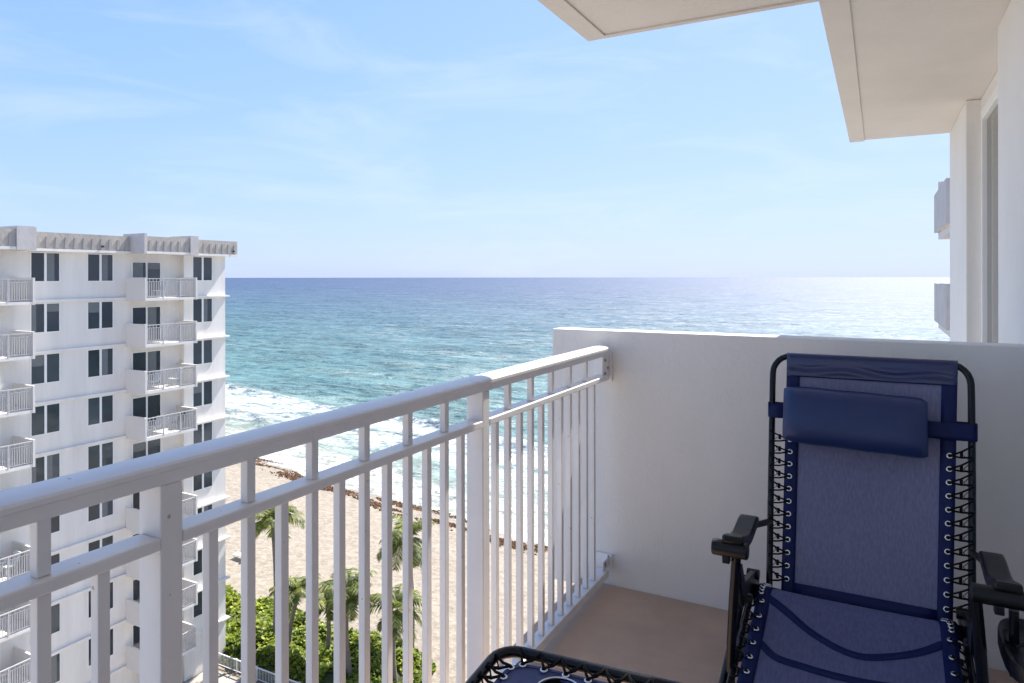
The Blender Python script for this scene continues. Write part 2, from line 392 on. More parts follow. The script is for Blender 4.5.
def vadd(a, c):
    w = n.new('ShaderNodeVectorMath'); w.operation = 'ADD'; l.new(a, w.inputs[0]); l.new(c, w.inputs[1]); return w.outputs[0]
sl = vadd(vadd(slope(0.35, (0.5, 1.3, 1), 6, 0.75, 2.9), slope(0.035, (0.45, 1.2, 1), 9, 0.85, 2.1)), slope(2.2, (0.8, 1.1, 1), 2, 0.6, 1.6))
fin = vadd(sl, g.outputs['Normal'])
nm = n.new('ShaderNodeVectorMath'); nm.operation = 'NORMALIZE'; l.new(fin, nm.inputs[0]); l.new(nm.outputs[0], p.inputs['Normal'])
me = sea_mesh(); me.materials.append(m)
o = bpy.data.objects.new('sea', me); COL.objects.link(o); struct(o)

# ------------------------------------------------------------------ own building: floor, parapet, ceiling, walls
b = MB(); b.box(-1.205, 0.452, -3.0, 2.918, FZ - 0.16, FZ)
struct(b.build('balcony_floor', M['floor'], bevel=0.004))

own = empty('apartment_building', (1.5, 1.5, GZ), 'off-white apartment tower the balcony belongs to, its ceiling slabs overhead and wall at right', 'building')
b = MB(); b.prism([(-1.165, -1.6), (3, -1.6), (3, 6.13), (-0.205, 6.13), (-0.205, 2.93), (-1.165, 2.93)], 1.078, 1.30)
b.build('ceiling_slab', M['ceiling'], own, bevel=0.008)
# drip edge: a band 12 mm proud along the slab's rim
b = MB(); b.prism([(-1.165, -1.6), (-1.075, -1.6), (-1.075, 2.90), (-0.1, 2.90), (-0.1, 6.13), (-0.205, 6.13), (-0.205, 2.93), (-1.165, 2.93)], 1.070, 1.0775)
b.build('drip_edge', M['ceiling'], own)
b = MB(); b.box(0.455, 0.60, -3, 3.62, FZ - 0.16, 1.076)
b.box(0.56, 3.0, 3.62, 3.75, FZ - 0.16, 1.076)
b.build('wall', M['stucco'], own)
b = MB(); b.box(0.47, 0.62, 5.03, 6.12, GZ, 1.0765); b.build('column', M['stucco'], own, bevel=0.005)
b = MB(); b.box(-0.205, 0.452, 3.03, 6.13, FZ - 0.16, FZ - 0.005); b.build('floor_slab', M['ceiling'], own)
b = MB(); b.box(0.64, 14, -16, 6.0, GZ, FZ - 0.165); b.box(2.1, 14, 6.0, 25.2, GZ, 5.0); b.box(0.66, 14, 5.04, 6.1, FZ - .16, 5.0); b.box(0.64, 14, -16, -3.01, FZ, 5.0)
b.box(0.64, 14, -3.0, 6.0, 1.31, 5.0)
b.build('tower_wall', M['panel'], own)
# sliding door in the recess
b = MB()
for (y0, y1) in ((3.62, 3.70), (4.985, 5.03)): b.box(0.545, 0.60, y0, y1, FZ, 1.0)
b.box(0.545, 0.60, 3.70, 4.985, 0.94, 1.0); b.box(0.545, 0.60, 3.70, 4.985, FZ, FZ + 0.06)
b.box(0.548, 0.598, 4.22, 4.33, FZ + .06, 0.94); b.box(0.555, 0.596, 4.37, 4.42, FZ + .06, 0.94)
dr = b.build('sliding_door', M['frame'], own, bevel=0.004)
b = MB(); b.box(0.572, 0.580, 3.70, 4.985, FZ + .06, 0.94); b.build('glass', M['doorglass'], dr)
b = MB(); b.box(0.548, 0.60, 3.62, 5.03, 1.001, 1.075); b.build('lintel', M['stucco'], own)

# balconies of the same tower nearer the sea
def own_balcony(z):
    b = MB(); b.box(1.56, 2.1, 20.12, 24.1, z - 1.32, z - 1.13)
    s_ = b.build('balcony', M['panel'], own)
    b = MB(); b.box(1.46, 1.56, 20.0, 24.2, z - 1.12, z); b.build('front_panel', M['fin'], s_)
    for (y0, y1) in ((20.0, 20.11), (24.11, 24.2)):
        b = MB(); b.box(1.565, 2.1, y0, y1, z - 1.20, z + (.40 if z > 2 else -.02)); b.build('side_panel', M['panel'], s_)
for k in range(-8, 2): own_balcony(-0.2 + 2.62 * k)

par = MB(); par.box(-1.342, 0.452, 2.92, 3.02, -1.405, -0.240)
o = par.build('parapet_wall', M['stucco'], None, bevel=0.006); recentre(o)
tag(o, 'waist-high pale stucco dividing wall behind the blue recliner', 'wall')
# ceiling return wall at the far side of own balcony keeps nothing else

# ------------------------------------------------------------------ balcony railing
rl = empty('metal_railing', (-1.09, 0.0, FZ), 'white painted metal railing with vertical bars along the edge of our balcony', 'railing')
def crown(yA, yB, name):
    b = MB()
    pr = [(-1.050, -0.345), (-1.050, -0.324), (-1.0465, -0.322), (-1.0465, -0.314), (-1.050, -0.310), (-1.058, -0.307), (-1.088, -0.304), (-1.116, -0.307), (-1.124, -0.310), (-1.1275, -0.314), (-1.1275, -0.322), (-1.124, -0.324), (-1.124, -0.345)]
    A = [b.bm.verts.new((x, yA, z)) for x, z in pr]; B = [b.bm.verts.new((x, yB, z)) for x, z in pr]
    b.bm.faces.new(A); b.bm.faces.new(B[::-1])
    for i in range(len(pr)): b.bm.faces.new((A[i], B[i], B[(i+1) % len(pr)], A[(i+1) % len(pr)]))
    return b.build(name, M['rail'], rl, smooth=True, ang=24)
crown(-3.0, 1.828, 'top_rail'); crown(1.830, 2.885, 'top_rail')
posts = (-2.35, -1.30, -0.2955, 0.757, 1.81)
segs = [(-3.0, -2.371), (-2.329, -1.321), (-1.279, -0.3165), (-0.2745, 0.736), (0.778, 1.789), (1.831, 2.885)]
for (a, c) in segs:
    b = MB(); b.box(-1.104, -1.0505, a, c, -0.4535, -0.4325); b.build('middle_rail', M['rail'], rl, bevel=0.003)
    b = MB(); b.box(-1.102, -1.052, a, c, -1.322, -1.288); b.build('bottom_rail', M['rail'], rl, bevel=0.003)
for y in posts:
    b = MB(); b.box(-1.110, -1.0515, y - 0.0205, y + 0.0205, FZ, -0.346); b.build('post', M['rail'], rl, bevel=0.003)
    b = MB(); b.box(-1.13, -1.03, y - 0.045, y + 0.045, FZ, FZ + 0.008); b.build('base_plate', M['rail'], rl)
def picket(y, tall):
    b = MB(); b.box(-1.085, -1.0655, y - 0.0098, y + 0.0098, -1.2875, -0.454)
    if tall: b.box(-1.085, -1.0655, y - 0.0098, y + 0.0098, -0.432, -0.3455)
    b.build('picket', M['rail'], rl, bevel=0.0015)
ks = [(0.563, 1), (0.650, 0)] + [(0.851 + .0850 * k, k % 2) for k in range(11)]
for y, t_ in ks: picket(y, t_)
for k in range(11): picket(1.905 + .0845 * k, k % 2)
for k in range(1, 9): picket(0.555 - .0838 * k, (k + 1) % 2)
for k in range(11): picket(-0.38 - .0838 * k, k % 2)
for k in range(11): picket(-1.39 - .0838 * k, k % 2)
# wall brackets with screws
for z0, z1 in ((-0.452, -0.346), (-1.285, -1.245)):
    b = MB(); b.box(-1.13, -1.046, 2.9115, 2.9185, z0 - .012, z1 + .012); b.box(-1.068, -1.061, 2.838, 2.911, z0, z1)
    br = b.build('bracket', M['rail'], rl, bevel=0.002)
    for (yy, zz) in ((2.86, z0 + .03), (2.86, z1 - .02), (2.893, z0 + .05)):
        b = MB(); b.tube([(-1.061, yy, zz), (-1.056, yy, zz)], 0.006, 8); b.build('screw', M['screw'], br)
# ------------------------------------------------------------------ far apartment building
FX1, FX2, BX = -38.3, -37.9, -36.47
far = empty('apartment_building', (-44, 22, GZ), 'white ten-storey apartment block across the gap with stacked balconies and grey roof band', 'building')
ZT = 1.45; ST = 2.64; NF = 10
b = MB(); b.box(-54, FX1, 6, 28.1, GZ, ZT); b.box(-54, FX2, 28.1, 31.15, GZ, ZT)
b.build('wall', M['facade'], far)
def fl(k): return -1.17 - ST * k      # slab top of storey k (0 = highest)
for k in range(NF):
    z = fl(k) if k < 9 else None
    if z is None: continue
    b = MB(); b.box(FX1, FX1 + .14, 18.86, 24.58, z - .13, z + .02); b.build('ledge', M['facade'], far)
    b = MB(); b.box(FX1, FX1 + .14, 6, 15.3, z - .13, z + .02); b.build('ledge', M['facade'], far)
    b = MB(); b.box(FX1 + .01, FX2 + .22, 27.95, 31.35, z - .10, z)
    b.build('ledge', M['facade'], far)
# windows
def window(x, y0, y1, z0, z1, split=0.5, bar=0.12, fr=0.05, name='window'):
    b = MB(); d0, d1 = x + 0.002, x + 0.045
    ym = y0 + (y1 - y0) * split
    b.box(d0, d1, y0, y1, z1 - fr, z1); b.box(d0, d1, y0, y1, z0, z0 + fr)
    b.box(d0, d1, y0, y0 + fr, z0 + fr, z1 - fr); b.box(d0, d1, y1 - fr, y1, z0 + fr, z1 - fr)
    b.box(d0, d1, ym - bar / 2, ym + bar / 2, z0 + fr, z1 - fr)
    w = b.build(name, M['frame'], far)
    for (a, c) in ((y0 + fr, ym - bar / 2), (ym + bar / 2, y1 - fr)):
        g_ = MB(); g_.box(x + .004, x + .014, a, c, z0 + fr, z1 - fr); g_.build('pane', M['glass'], w)
        if random.random() < 0.32:
            g_ = MB(); h_ = random.uniform(.25, .8)
            g_.box(x + .016, x + .018, a + .02, a + (c - a) * random.uniform(.3, .9), z0 + fr, z1 - fr) if random.random() < .5 else g_.box(x + .016, x + .018, a + .01, c - .01, z1 - fr - h_, z1 - fr)
            g_.build('blind', M['blind'], w)
    return w
M['blind'] = mat('window_blind', (0.16, 0.17, 0.175), 0.25, 0.3, 9, stretch=(1, 1, 9))
def patio_chair(x, y, z, mt, lab, rz=0):
    t = empty('patio_chair', (x, y, z), lab, 'chair', 'patio chairs on the far balconies')
    b = MB(); b.box(x - .25, x + .25, y - .25, y + .25, z + .38, z + .43); b.build('seat', mt, t)
    b = MB(); b.prism([(y + .20, z + .43), (y + .25, z + .43), (y + .42, z + .95), (y + .37, z + .95)], x - .25, x + .25, 'x'); b.build('backrest', mt, t)
    for sx_ in (-1, 1):
        for sy_ in (-1, 1):
            b = MB(); b.box(x + sx_ * .22 - .02, x + sx_ * .22 + .02, y + sy_ * .22 - .02, y + sy_ * .22 + .02, z, z + .38); b.build('leg', mt, t)
    return t
def far_balcony(y0, y1, zf, left=False):
    b = MB(); b.box(FX1 + .15, BX - .004, y0 + .06, y1 - .06, zf - .15, zf); s_ = b.build('balcony', M['facade'], far)
    for (a, c) in ((y0 - .05, y0 + .055), (y1 - .055, y1 + .05)):
        q = MB(); q.box(FX1 + .005, BX + .012, a, c, zf - .16, zf + 1.17); q.build('side_panel', M['panel'], s_)
    q = MB(); q.box(BX - .05, BX, y0 + .06, y1 - .06, zf + 1.08, zf + 1.13); q.box(BX - .04, BX - .01, y0 + .06, y1 - .06, zf + .93, zf + .96); q.box(BX - .04, BX - .01, y0 + .06, y1 - .06, zf + .08, zf + .11)
    yy = y0 + .12; i = 0
    while yy < y1 - .1:
        q.box(BX - .035, BX - .015, yy, yy + .036, zf + .11, zf + (1.08 if i % 2 else .93)); yy += .105; i += 1
    for f_ in (1/3, 2/3): 
        ym = y0 + (y1 - y0) * f_; q.box(BX - .055, BX + .004, ym - .03, ym + .03, zf, zf + 1.08)
    q.build('railing', M['farrail'], s_)
for k in range(NF - 1):
    z = fl(k)
    window(FX1, 19.55, 21.02, z + 0.94, z + 2.50)
    window(FX1, 22.42, 23.9, z + 0.94, z + 2.50)
    window(FX1, 24.98, 26.82, z + 0.03, z + 2.10, name='sliding_window', bar=.10)
    window(FX2, 28.68, 30.16, z + 0.94, z + 2.50)
    window(FX1, 16.2, 18.2, z + 0.03, z + 2.1, name='sliding_window', bar=.08)
    far_balcony(24.64, 27.9, z)
    far_balcony(15.4, 18.8, z)
lad = ['white', 'grey', 'dark']
spots = [(0, 26.0, 'white lounge chair on the top far balcony', 'patio'), (2, 25.6, 'white chair at the left end of the third far balcony from the roof', 'patio'),
         (2, 27.0, 'white chair at the right end of the third far balcony from the roof', 'patio'), (3, 25.7, 'pale chair on the fourth far balcony below the roof', 'patio'),
         (3, 27.2, 'dark chair on the fourth far balcony below the roof', 'patiodark')]
for k, y, lab, mm_ in spots: patio_chair(-37.3, y, fl(k) + .003, M[mm_], lab)
t = patio_chair(-37.3, 18.1, fl(5) + .003, M['patio'], 'white chair on the far balcony at the left frame edge, sixth from the roof')
# roof band
def fascia(x, y0, y1, z0=1.36, z1=2.34, back=None):
    b = MB(); b.box((back if back else x - .16), x, y0, y1, z0 + .14, z1)
    f_ = b.build('roof_band', M['fascia'], far)
    b = MB(); b.box(-54 if back is None else back, x + .05, y0, y1, z0, z0 + .138); b.build('roof_slab', M['facade'], far)
    nrib = max(2, round((y1 - y0) / .46)); b = MB()
    for i in range(nrib):
        yc = y0 + (i + .5) * (y1 - y0) / nrib
        b.prism([(yc - .10, z0 + .16), (yc + .10, z0 + .16), (yc + .06, z1 - .22), (yc - .06, z1 - .22)], x + .001, x + .05, 'x')
    b.build('rib', M['rib'], f_)
fascia(-37.75, 18.93, 24.55); fascia(-36.55, 24.72, 27.49, z1=2.34); fascia(-37.45, 28.05, 31.75, z1=2.36); fascia(-36.55, 8, 18.04)
for ya, yb in ((18.05, 18.92), (24.55, 24.715), (27.5, 28.04)):
    b = MB(); b.box(-38.4, -36.46, ya, yb, 1.35, 2.50); b.build('roof_fin', M['fin'], far)
b = MB(); b.box(-54, -37.6, 31.6, 31.76, 1.59, 2.36); b.build('roof_band', M['fascia'], far)
b = MB(); b.box(-54, -37.92, 6, 31.5, 1.60, 2.1); b.build('roof', M['fascia'], far)
for (x, y) in ((-37.70, 22.9), (-37.40, 31.35)):
    b = MB(); b.tube([(x, y, 1.72), (x + .12, y, 1.70)], .06, 8); b.build('roof_drain', M['patiodark'], far)

# fence at the foot of the far building
fe = empty('pool_fence', (-35, 30.3, GZ), 'low white picket fence at the foot of the far block beside the sea grape', 'fence')
b = MB(); b.box(-37.8, -25, 30.27, 30.33, GZ + .80, GZ + .86); b.build('rail', M['rail'], fe)
b = MB(); b.box(-37.8, -25, 30.28, 30.32, GZ + .1, GZ + .14)
b.build('rail', M['rail'], fe)
for i in range(98):
    b = MB(); b.box(-37.75 + i * .13, -37.725 + i * .13, 30.29, 30.31, GZ + .14, GZ + .80); b.build('bar', M['rail'], fe)
for i in range(8):
    b = MB(); b.box(-37.7 + i * 1.8, -37.63 + i * 1.8, 30.26, 30.34, GZ, GZ + .92); b.build('post', M['rail'], fe)

# ------------------------------------------------------------------ planting
def ghump(x, y):
    e = min(1, max(0, (37.6 - y + 1.2 * noise.noise(Vector((x * .3, 0, 0)))) / 1.6)) * min(1, max(0, (y - 30.6) / .8))
    e *= min(1, max(0, (-24.6 - x + 1.5 * noise.noise(Vector((0, y * .3, 4)))) / 2))
    return e * (0.9 + 0.9 * (noise.noise(Vector((x * .35, y * .35, 1))) * .5 + .5) + 0.5 * noise.noise(Vector((x * .9, y * .9, 2))))
def grape():
    verts = []; faces = []
    for _ in range(52000):
        x = random.uniform(-66, -23.5); y = random.uniform(30.4, 39)
        if x < -37.5 and False: continue
        h = ghump(x, y)
        if h < .12: continue
        if noise.noise(Vector((x * .6, y * .6, 9))) > 0.42: continue
        z = GZ + h * (1 - abs(random.gauss(0, .22)))
        s_ = random.uniform(.07, .17)
        nrm = Vector((random.gauss(0, .55), random.gauss(0, .55), 1)).normalized()
        a = nrm.orthogonal().normalized(); a = Matrix.Rotation(random.uniform(0, 6.28), 3, nrm) @ a; bb = nrm.cross(a)
        c = Vector((x, y, z)); i = len(verts)
        for (u, v) in ((-1, 0), (-.4, .85), (.6, .8), (1.1, 0), (.6, -.8), (-.4, -.85)):
            verts.append(c + a * u * s_ + bb * v * s_ + nrm * (-.25 * s_ * abs(v)))
        faces.append(tuple(range(i, i + 6)))
    me = bpy.data.meshes.new('sea_grape'); me.from_pydata(verts, [], faces); me.materials.append(M['grape'])
    o = bpy.data.objects.new('sea_grape_hedge', me); COL.objects.link(o)
    tag(o, 'bright green sea grape thicket between the far block and the sand', 'shrubs', kind='stuff')
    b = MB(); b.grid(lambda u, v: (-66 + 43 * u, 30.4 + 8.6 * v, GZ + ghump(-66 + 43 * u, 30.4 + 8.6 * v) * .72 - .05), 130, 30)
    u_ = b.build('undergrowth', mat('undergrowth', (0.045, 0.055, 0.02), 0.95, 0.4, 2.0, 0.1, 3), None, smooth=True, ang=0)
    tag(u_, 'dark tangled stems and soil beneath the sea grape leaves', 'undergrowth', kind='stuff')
grape()

def palm(base, top, n_f, length, label, seed):
    rnd = random.Random(seed)
    base = Vector(base); top = Vector(top)
    t = empty('palm_tree', base, label, 'palm tree', 'palms growing behind the beach')
    pts = []; rs = []
    for i in range(13):
        f = i / 12; p_ = base.lerp(top, f); p_.x += .25 * math.sin(f * 3.1) * (1 if seed % 2 else -1)
        pts.append(p_); rs.append(.17 - .06 * f + (.05 * (1 - f) ** 6) + .006 * (i % 2))
    b = MB(); b.tube(pts, rs, 9); b.build('trunk', M['trunk'], t, smooth=True, ang=60)
    c = pts[-1]; verts = []; faces = []
    for k in range(n_f + 6):
        az = k * 2.399 + rnd.uniform(-.3, .3); el = rnd.uniform(-.35, 1.25) if k > 4 else rnd.uniform(.9, 1.35)
        ln = length * rnd.uniform(.8, 1.1); dirh = Vector((math.cos(az), math.sin(az), 0))
        p_ = c + Vector((0, 0, .1)); e = el; segn = 16; ps = [p_.copy()]; es = [e]
        for i in range(segn):
            st = ln / segn; p_ = p_ + dirh * math.cos(e) * st + Vector((0, 0, math.sin(e) * st)); ps.append(p_.copy()); es.append(e)
            e -= (.055 + .10 * (i / segn)) * (1.15 if el > .8 else 1.0)
        side = Vector((-dirh.y, dirh.x, 0)); tw = rnd.uniform(-.5, .5)
        for i in range(segn):
            i0 = len(verts); w_ = .018
            for q in (ps[i], ps[i+1]): verts.extend((q + side * w_, q - side * w_))
            faces.append((i0, i0+1, i0+3, i0+2))
            if i < 2: continue
            for sub in range(2):
                q = ps[i].lerp(ps[i+1], sub / 2); f = (i + sub / 2) / segn
                fwd = (ps[i+1] - ps[i]).normalized(); up = fwd.cross(side).normalized()
                if up.z < 0: up = -up
                ll = ln * .32 * math.sin(math.pi * min(1, (f * .92 + .08))) ** .6 + .06
                for sg in (-1, 1):
                    dd = (side * sg * (1 + tw * sg * .3) + fwd * .55 + Vector((0, 0, -.25 - rnd.uniform(0, .45))) + up * .15).normalized()
                    tip = q + dd * ll * rnd.uniform(.8, 1.1); tip.z -= .10 * ll
                    i0 = len(verts); wv = fwd * .062
                    mdl = q.lerp(tip, .5) + Vector((0, 0, .03))
                    verts.extend((q - wv * .5, q + wv * .5, mdl + wv * .6, mdl - wv * .6, tip))
                    faces.append((i0, i0+1, i0+2, i0+3)); faces.append((i0+3, i0+2, i0+4))
    me = bpy.data.meshes.new('crown'); me.from_pydata([v - base for v in verts], [], faces); me.materials.append(M['palm'])
    o = bpy.data.objects.new('crown', me); COL.objects.link(o); o.parent = t
    return t
palm((-35.9, 33.4, GZ), (-36.3, 33.6, -16.6), 20, 2.3, 'tallest palm at left whose crown stands against the sand beside the white block', 1)
palm((-34.1, 32.9, GZ), (-33.2, 33.0, -20.4), 18, 1.9, 'short leaning palm in the sea grape just right of the tallest left palm', 2)
palm((-31.6, 33.6, GZ), (-31.0, 33.2, -20.9), 15, 1.7, 'low scruffy palm between the leaning palm and the middle palm', 3)
palm((-28.3, 32.4, GZ), (-28.5, 32.3, -19.2), 20, 2.1, 'middle palm with thick crown above the sandy gap in the sea grape', 4)
palm((-27.4, 37.2, GZ), (-27.7, 37.2, -17.4), 20, 2.5, 'rightmost tall palm with upright fronds nearest the water', 5)
palm((-25.9, 33.6, GZ), (-25.6, 33.4, -20.1), 19, 2.1, 'dark palm directly in front of the rightmost tall palm', 6)

# seaweed line on the sand
verts = []; faces = []
for _ in range(16000):
    x = random.uniform(-150, 10); off = random.gauss(0, .55)
    if random.random() < .45: off += 1.9 + .8 * math.sin(x * .22)
    if noise.noise(Vector((x * .10, off * .6, 0))) < -.12 + .05 * abs(off): continue
    y = weedline(x) + off - .6; s_ = random.uniform(.05, .24)
    z = beach_z(x, y) + .05; i = len(verts); k = random.randint(5, 7)
    for q in range(k):
        th = 6.283 * q / k + random.uniform(-.3, .3); r_ = s_ * random.uniform(.5, 1.2)
        verts.append((x + math.cos(th) * r_ * 1.6, y + math.sin(th) * r_, z - .06))
    verts.append((x, y, z + random.uniform(.04, .14)))
    for q in range(k): faces.append((i + q, i + (q + 1) % k, i + k))
me = bpy.data.meshes.new('seaweed'); me.from_pydata(verts, [], faces); me.materials.append(M['weed'])
o = bpy.data.objects.new('seaweed_line', me); COL.objects.link(o)
tag(o, 'brown line of dried seaweed washed up along the sand', 'seaweed', kind='stuff')

# small things lying on the sand
lg = empty('beach_lounger', (-50.4, 42.9, GZ - .05), 'tiny pale lounger alone on the sand beside the far block', 'lounger')
b = MB(); b.box(-50.9, -49.7, 42.6, 43.2, GZ + .28, GZ + .34); b.build('seat', M['patio'], lg)
b = MB(); b.prism([(-49.7, GZ + .3), (-49.64, GZ + .3), (-49.25, GZ + .8), (-49.31, GZ + .8)], 42.6, 43.2, 'y'); b.build('backrest', M['patio'], lg)
for (x, y) in ((-50.8, 42.65), (-50.8, 43.15), (-49.8, 42.65), (-49.8, 43.15)):
    b = MB(); b.box(x - .03, x + .03, y - .03, y + .03, GZ - .1, GZ + .28); b.build('leg', M['patio'], lg)

# ------------------------------------------------------------------ recliner
CX = -0.041
ch = empty('folding_recliner', (CX, 2.15, FZ), 'navy blue zero-gravity folding recliner with black tube frame against the dividing wall', 'recliner')
def bk(u, w, off=0.0):
    """point on the backrest sling: u -1..1 across, w 0 (hinge) .. 1 (top); off = towards the sitter"""
    hw = 0.240 + 0.018 * w
    y = 2.435 + 0.215 * w; z = -1.034 + 0.752 * w
    nrm = Vector((0, -0.962, 0.273))
    sag = -0.018 * (1 - u * u) * math.sin(math.pi * min(1, max(0, w)))
    return Vector((CX - .006 + .014 * w + u * hw, y, z)) + nrm * (off + sag)
def sheet(fn, u0, u1, w0, w1, nu, nv, off): 
    b = MB(); b.grid(lambda a, c: fn(u0 + (u1 - u0) * a, w0 + (w1 - w0) * c, off), nu, nv); return b
back = sheet(bk, -1, 1, -.045, 1, 16, 40, 0).build('backrest', M['mesh'], ch, smooth=True, solid=.003, ang=0)
for s_ in (-1, 1):
    sheet(bk, s_ * .83, s_ * 1.0, -.045, .985, 3, 40, .0025).build('side_band', M['navy'], back, smooth=True, solid=.004, ang=0)
b = sheet(bk, -.83, .83, -.045, .035, 10, 3, .003); b.build('hem', M['navy'], back, smooth=True, solid=.004, ang=0)
# sleeve wrapped round the top tube
def slv(a, c):
    u = -1 + 2 * a; th = c * math.pi * 1.0
    base = bk(u, .905, .004); topc = bk(u, .985, -.006)
    if c < .6:
        q = base.lerp(bk(u, .975, .010), c / .6)
        q += Vector((0, -.0022, 0)) * math.sin(c * 14 + 1.5 * math.sin(u * 6) + u * 2) * math.sin(math.pi * c / .6)
        return q
    th = (c - .6) / .4 * math.pi
    return topc + Vector((0, -math.cos(th) * .017, math.sin(th) * .017 + .004))
b = MB(); b.grid(slv, 40, 18); b.build('top_sleeve', M['sleeve'], back, smooth=True, solid=.003, ang=0)

# frame of the backrest: one bent tube
def arc(c, r_, a0, a1, n_=6):
    return [(c[0] + r_ * math.cos(a0 + (a1 - a0) * i / n_), c[1] + r_ * math.sin(a0 + (a1 - a0) * i / n_)) for i in range(n_ + 1)]
def backplane(x, w): return Vector((x, 2.438 + 0.215 * w, -1.030 + 0.757 * w))
pts2 = [(-.293, -.06), (-.305, .5), (-.312, .90)] + arc((-.262, .928), .05, math.pi, math.pi / 2) 
pts = []
for (x, w) in [(-.283, -.06), (-.291, .5), (-.296, .86)]: pts.append(backplane(CX + x, w))
for i in range(7):
    th = math.pi - i / 6 * math.pi / 2; pts.append(backplane(CX - .236 + .06 * math.cos(th), .905 + .08 * math.sin(th)))
for i in range(7):
    th = math.pi / 2 - i / 6 * math.pi / 2; pts.append(backplane(CX + .240 + .06 * math.cos(th), .905 + .08 * math.sin(th)))
for (x, w) in [(.300, .86), (.294, .5), (.281, -.06)]: pts.append(backplane(CX + x, w))
b = MB(); b.tube(pts, .0105, 12); b.build('back_frame', M['tube'], ch, smooth=True, ang=50)

# headrest pillow
pil = MB()
def pf(a, c):
    th = c * 2 * math.pi; u = -1 + 2 * a
    e = (1 - abs(u) ** 9) ** .5 if abs(u) < 1 else 0
    e = max(e, .0)
    cx_, sz = math.cos(th), math.sin(th)
    rw = .094; rt = .052
    sq = lambda v, p_: math.copysign(abs(v) ** p_, v)
    zz = sq(sz, .55) * rw * (.90 + .10 * e); yy = sq(cx_, 1.1) * rt * (.25 + .75 * e)
    x = CX - .037 + u * .213
    base = Vector((x, 2.545, -.478 - .006 * u))
    t_ = Vector((0, .273, .962)); nn = Vector((0, -.962, .273))
    return base + t_ * zz + nn * (yy + .012) + Vector((0, 0, .0008 * math.sin(u * 9) * sz))
pil.grid(pf, 40, 28)
po = pil.build('pillow', M['pillow'], ch, smooth=True, ang=0)
k = po.modifiers.new('weld', 'WELD'); k.merge_threshold = .0005
b = MB(); b.tube([pf(i / 30, .36 if False else .25) + Vector((0, -.002, 0)) for i in range(1, 30)], .0022, 6); 
b.build('piping', M['navy'], po, smooth=True)
for x0, x1, z_, h_ in ((-.303, -.25, -.470, .024), (.168, .309, -.489, .026)):
    b = MB()
    b.grid(lambda a, c: Vector((CX + x0 + (x1 - x0) * a, 2.577 - (.0 if (CX + x0 + (x1 - x0) * a) < 10 else 0) - .006 * math.sin(a * math.pi), z_ - h_ + 2 * h_ * c)) + Vector((0, (c - .5) * .013, 0)), 10, 4)
    b.grid(lambda a, c: Vector((CX + x0 + (x1 - x0) * a, 2.614, z_ - h_ + 2 * h_ * c)), 10, 4)
    ex = x0 if x0 < 0 else x1; 
    b.grid(lambda a, c: Vector((CX + ex + (.004 if ex > 0 else -.004) * math.sin(a * math.pi), 2.577 + .037 * a, z_ - h_ + 2 * h_ * c)), 4, 4)
    b.build('strap', M['navy'], po, smooth=True, solid=.002, ang=0)

# seat sling
def st(u, w, off=0.0):
    """w 0 at the back .. 1 at the front edge"""
    y = 2.452 - .66 * w
    hw = .236 - .045 * max(0, 1 - w / .10) ** 2 * .9
    hw = .275 + (-.045 * (1 - w / .14) ** 2 if w < .14 else 0)
    hump = .022 * math.exp(-((w - .10) / .09) ** 2)
    z = -1.055 + hump + .012 * w - .26 * .66 * w - .02 * (1 - u * u) * math.sin(math.pi * min(1, w * 1.1)) + .03 * min(1, w / .1)
    if w > .86: z -= (w - .86) ** 2 * 1.2
    return Vector((CX - .036 + u * hw, y, z + off))
seat = sheet(st, -1, 1, 0, 1, 20, 50, 0).build('seat', M['seatmesh'], ch, smooth=True, solid=.003, ang=0)
for s_ in (-1, 1): sheet(st, s_ * .85, s_ * 1.0, 0.02, 1, 3, 50, .0025).build('side_band', M['navy'], seat, smooth=True, solid=.004, ang=0)
# curved dark navy bands laid just above the seat sling
def seat_at(x, y, off):
    w = (2.452 - y) / .66; return st((x - (CX - .036)) / .275, w, off)
def seat_band(ctrl, wd):
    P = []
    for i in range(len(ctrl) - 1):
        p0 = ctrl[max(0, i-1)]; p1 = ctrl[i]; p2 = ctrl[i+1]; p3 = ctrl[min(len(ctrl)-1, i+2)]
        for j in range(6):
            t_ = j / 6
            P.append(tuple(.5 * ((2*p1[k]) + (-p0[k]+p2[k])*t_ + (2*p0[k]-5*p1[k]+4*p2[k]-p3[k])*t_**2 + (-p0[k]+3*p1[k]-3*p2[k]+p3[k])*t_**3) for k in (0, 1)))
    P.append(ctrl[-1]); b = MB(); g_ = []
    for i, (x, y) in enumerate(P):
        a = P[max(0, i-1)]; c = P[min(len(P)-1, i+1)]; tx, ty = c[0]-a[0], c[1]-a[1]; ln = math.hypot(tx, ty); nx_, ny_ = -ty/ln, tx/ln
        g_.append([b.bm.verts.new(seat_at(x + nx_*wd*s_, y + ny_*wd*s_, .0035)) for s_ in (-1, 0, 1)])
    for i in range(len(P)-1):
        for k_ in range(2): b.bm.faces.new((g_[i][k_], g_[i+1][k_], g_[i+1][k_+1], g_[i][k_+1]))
    return b.build('seat_band', M['darkband'], seat, smooth=True, solid=.002, ang=0)
seat_band([(-.335, 2.362), (-.322, 2.353), (-.255, 2.319), (-.185, 2.273), (-.117, 2.240), (-.056, 2.226), (.005, 2.239), (.093, 2.276), (.160, 2.318)], .011)
seat_band([(-.335, 2.185), (-.311, 2.167), (-.268, 2.135), (-.202, 2.132), (-.111, 2.131), (-.022, 2.134), (.073, 2.145), (.150, 2.16)], .012)

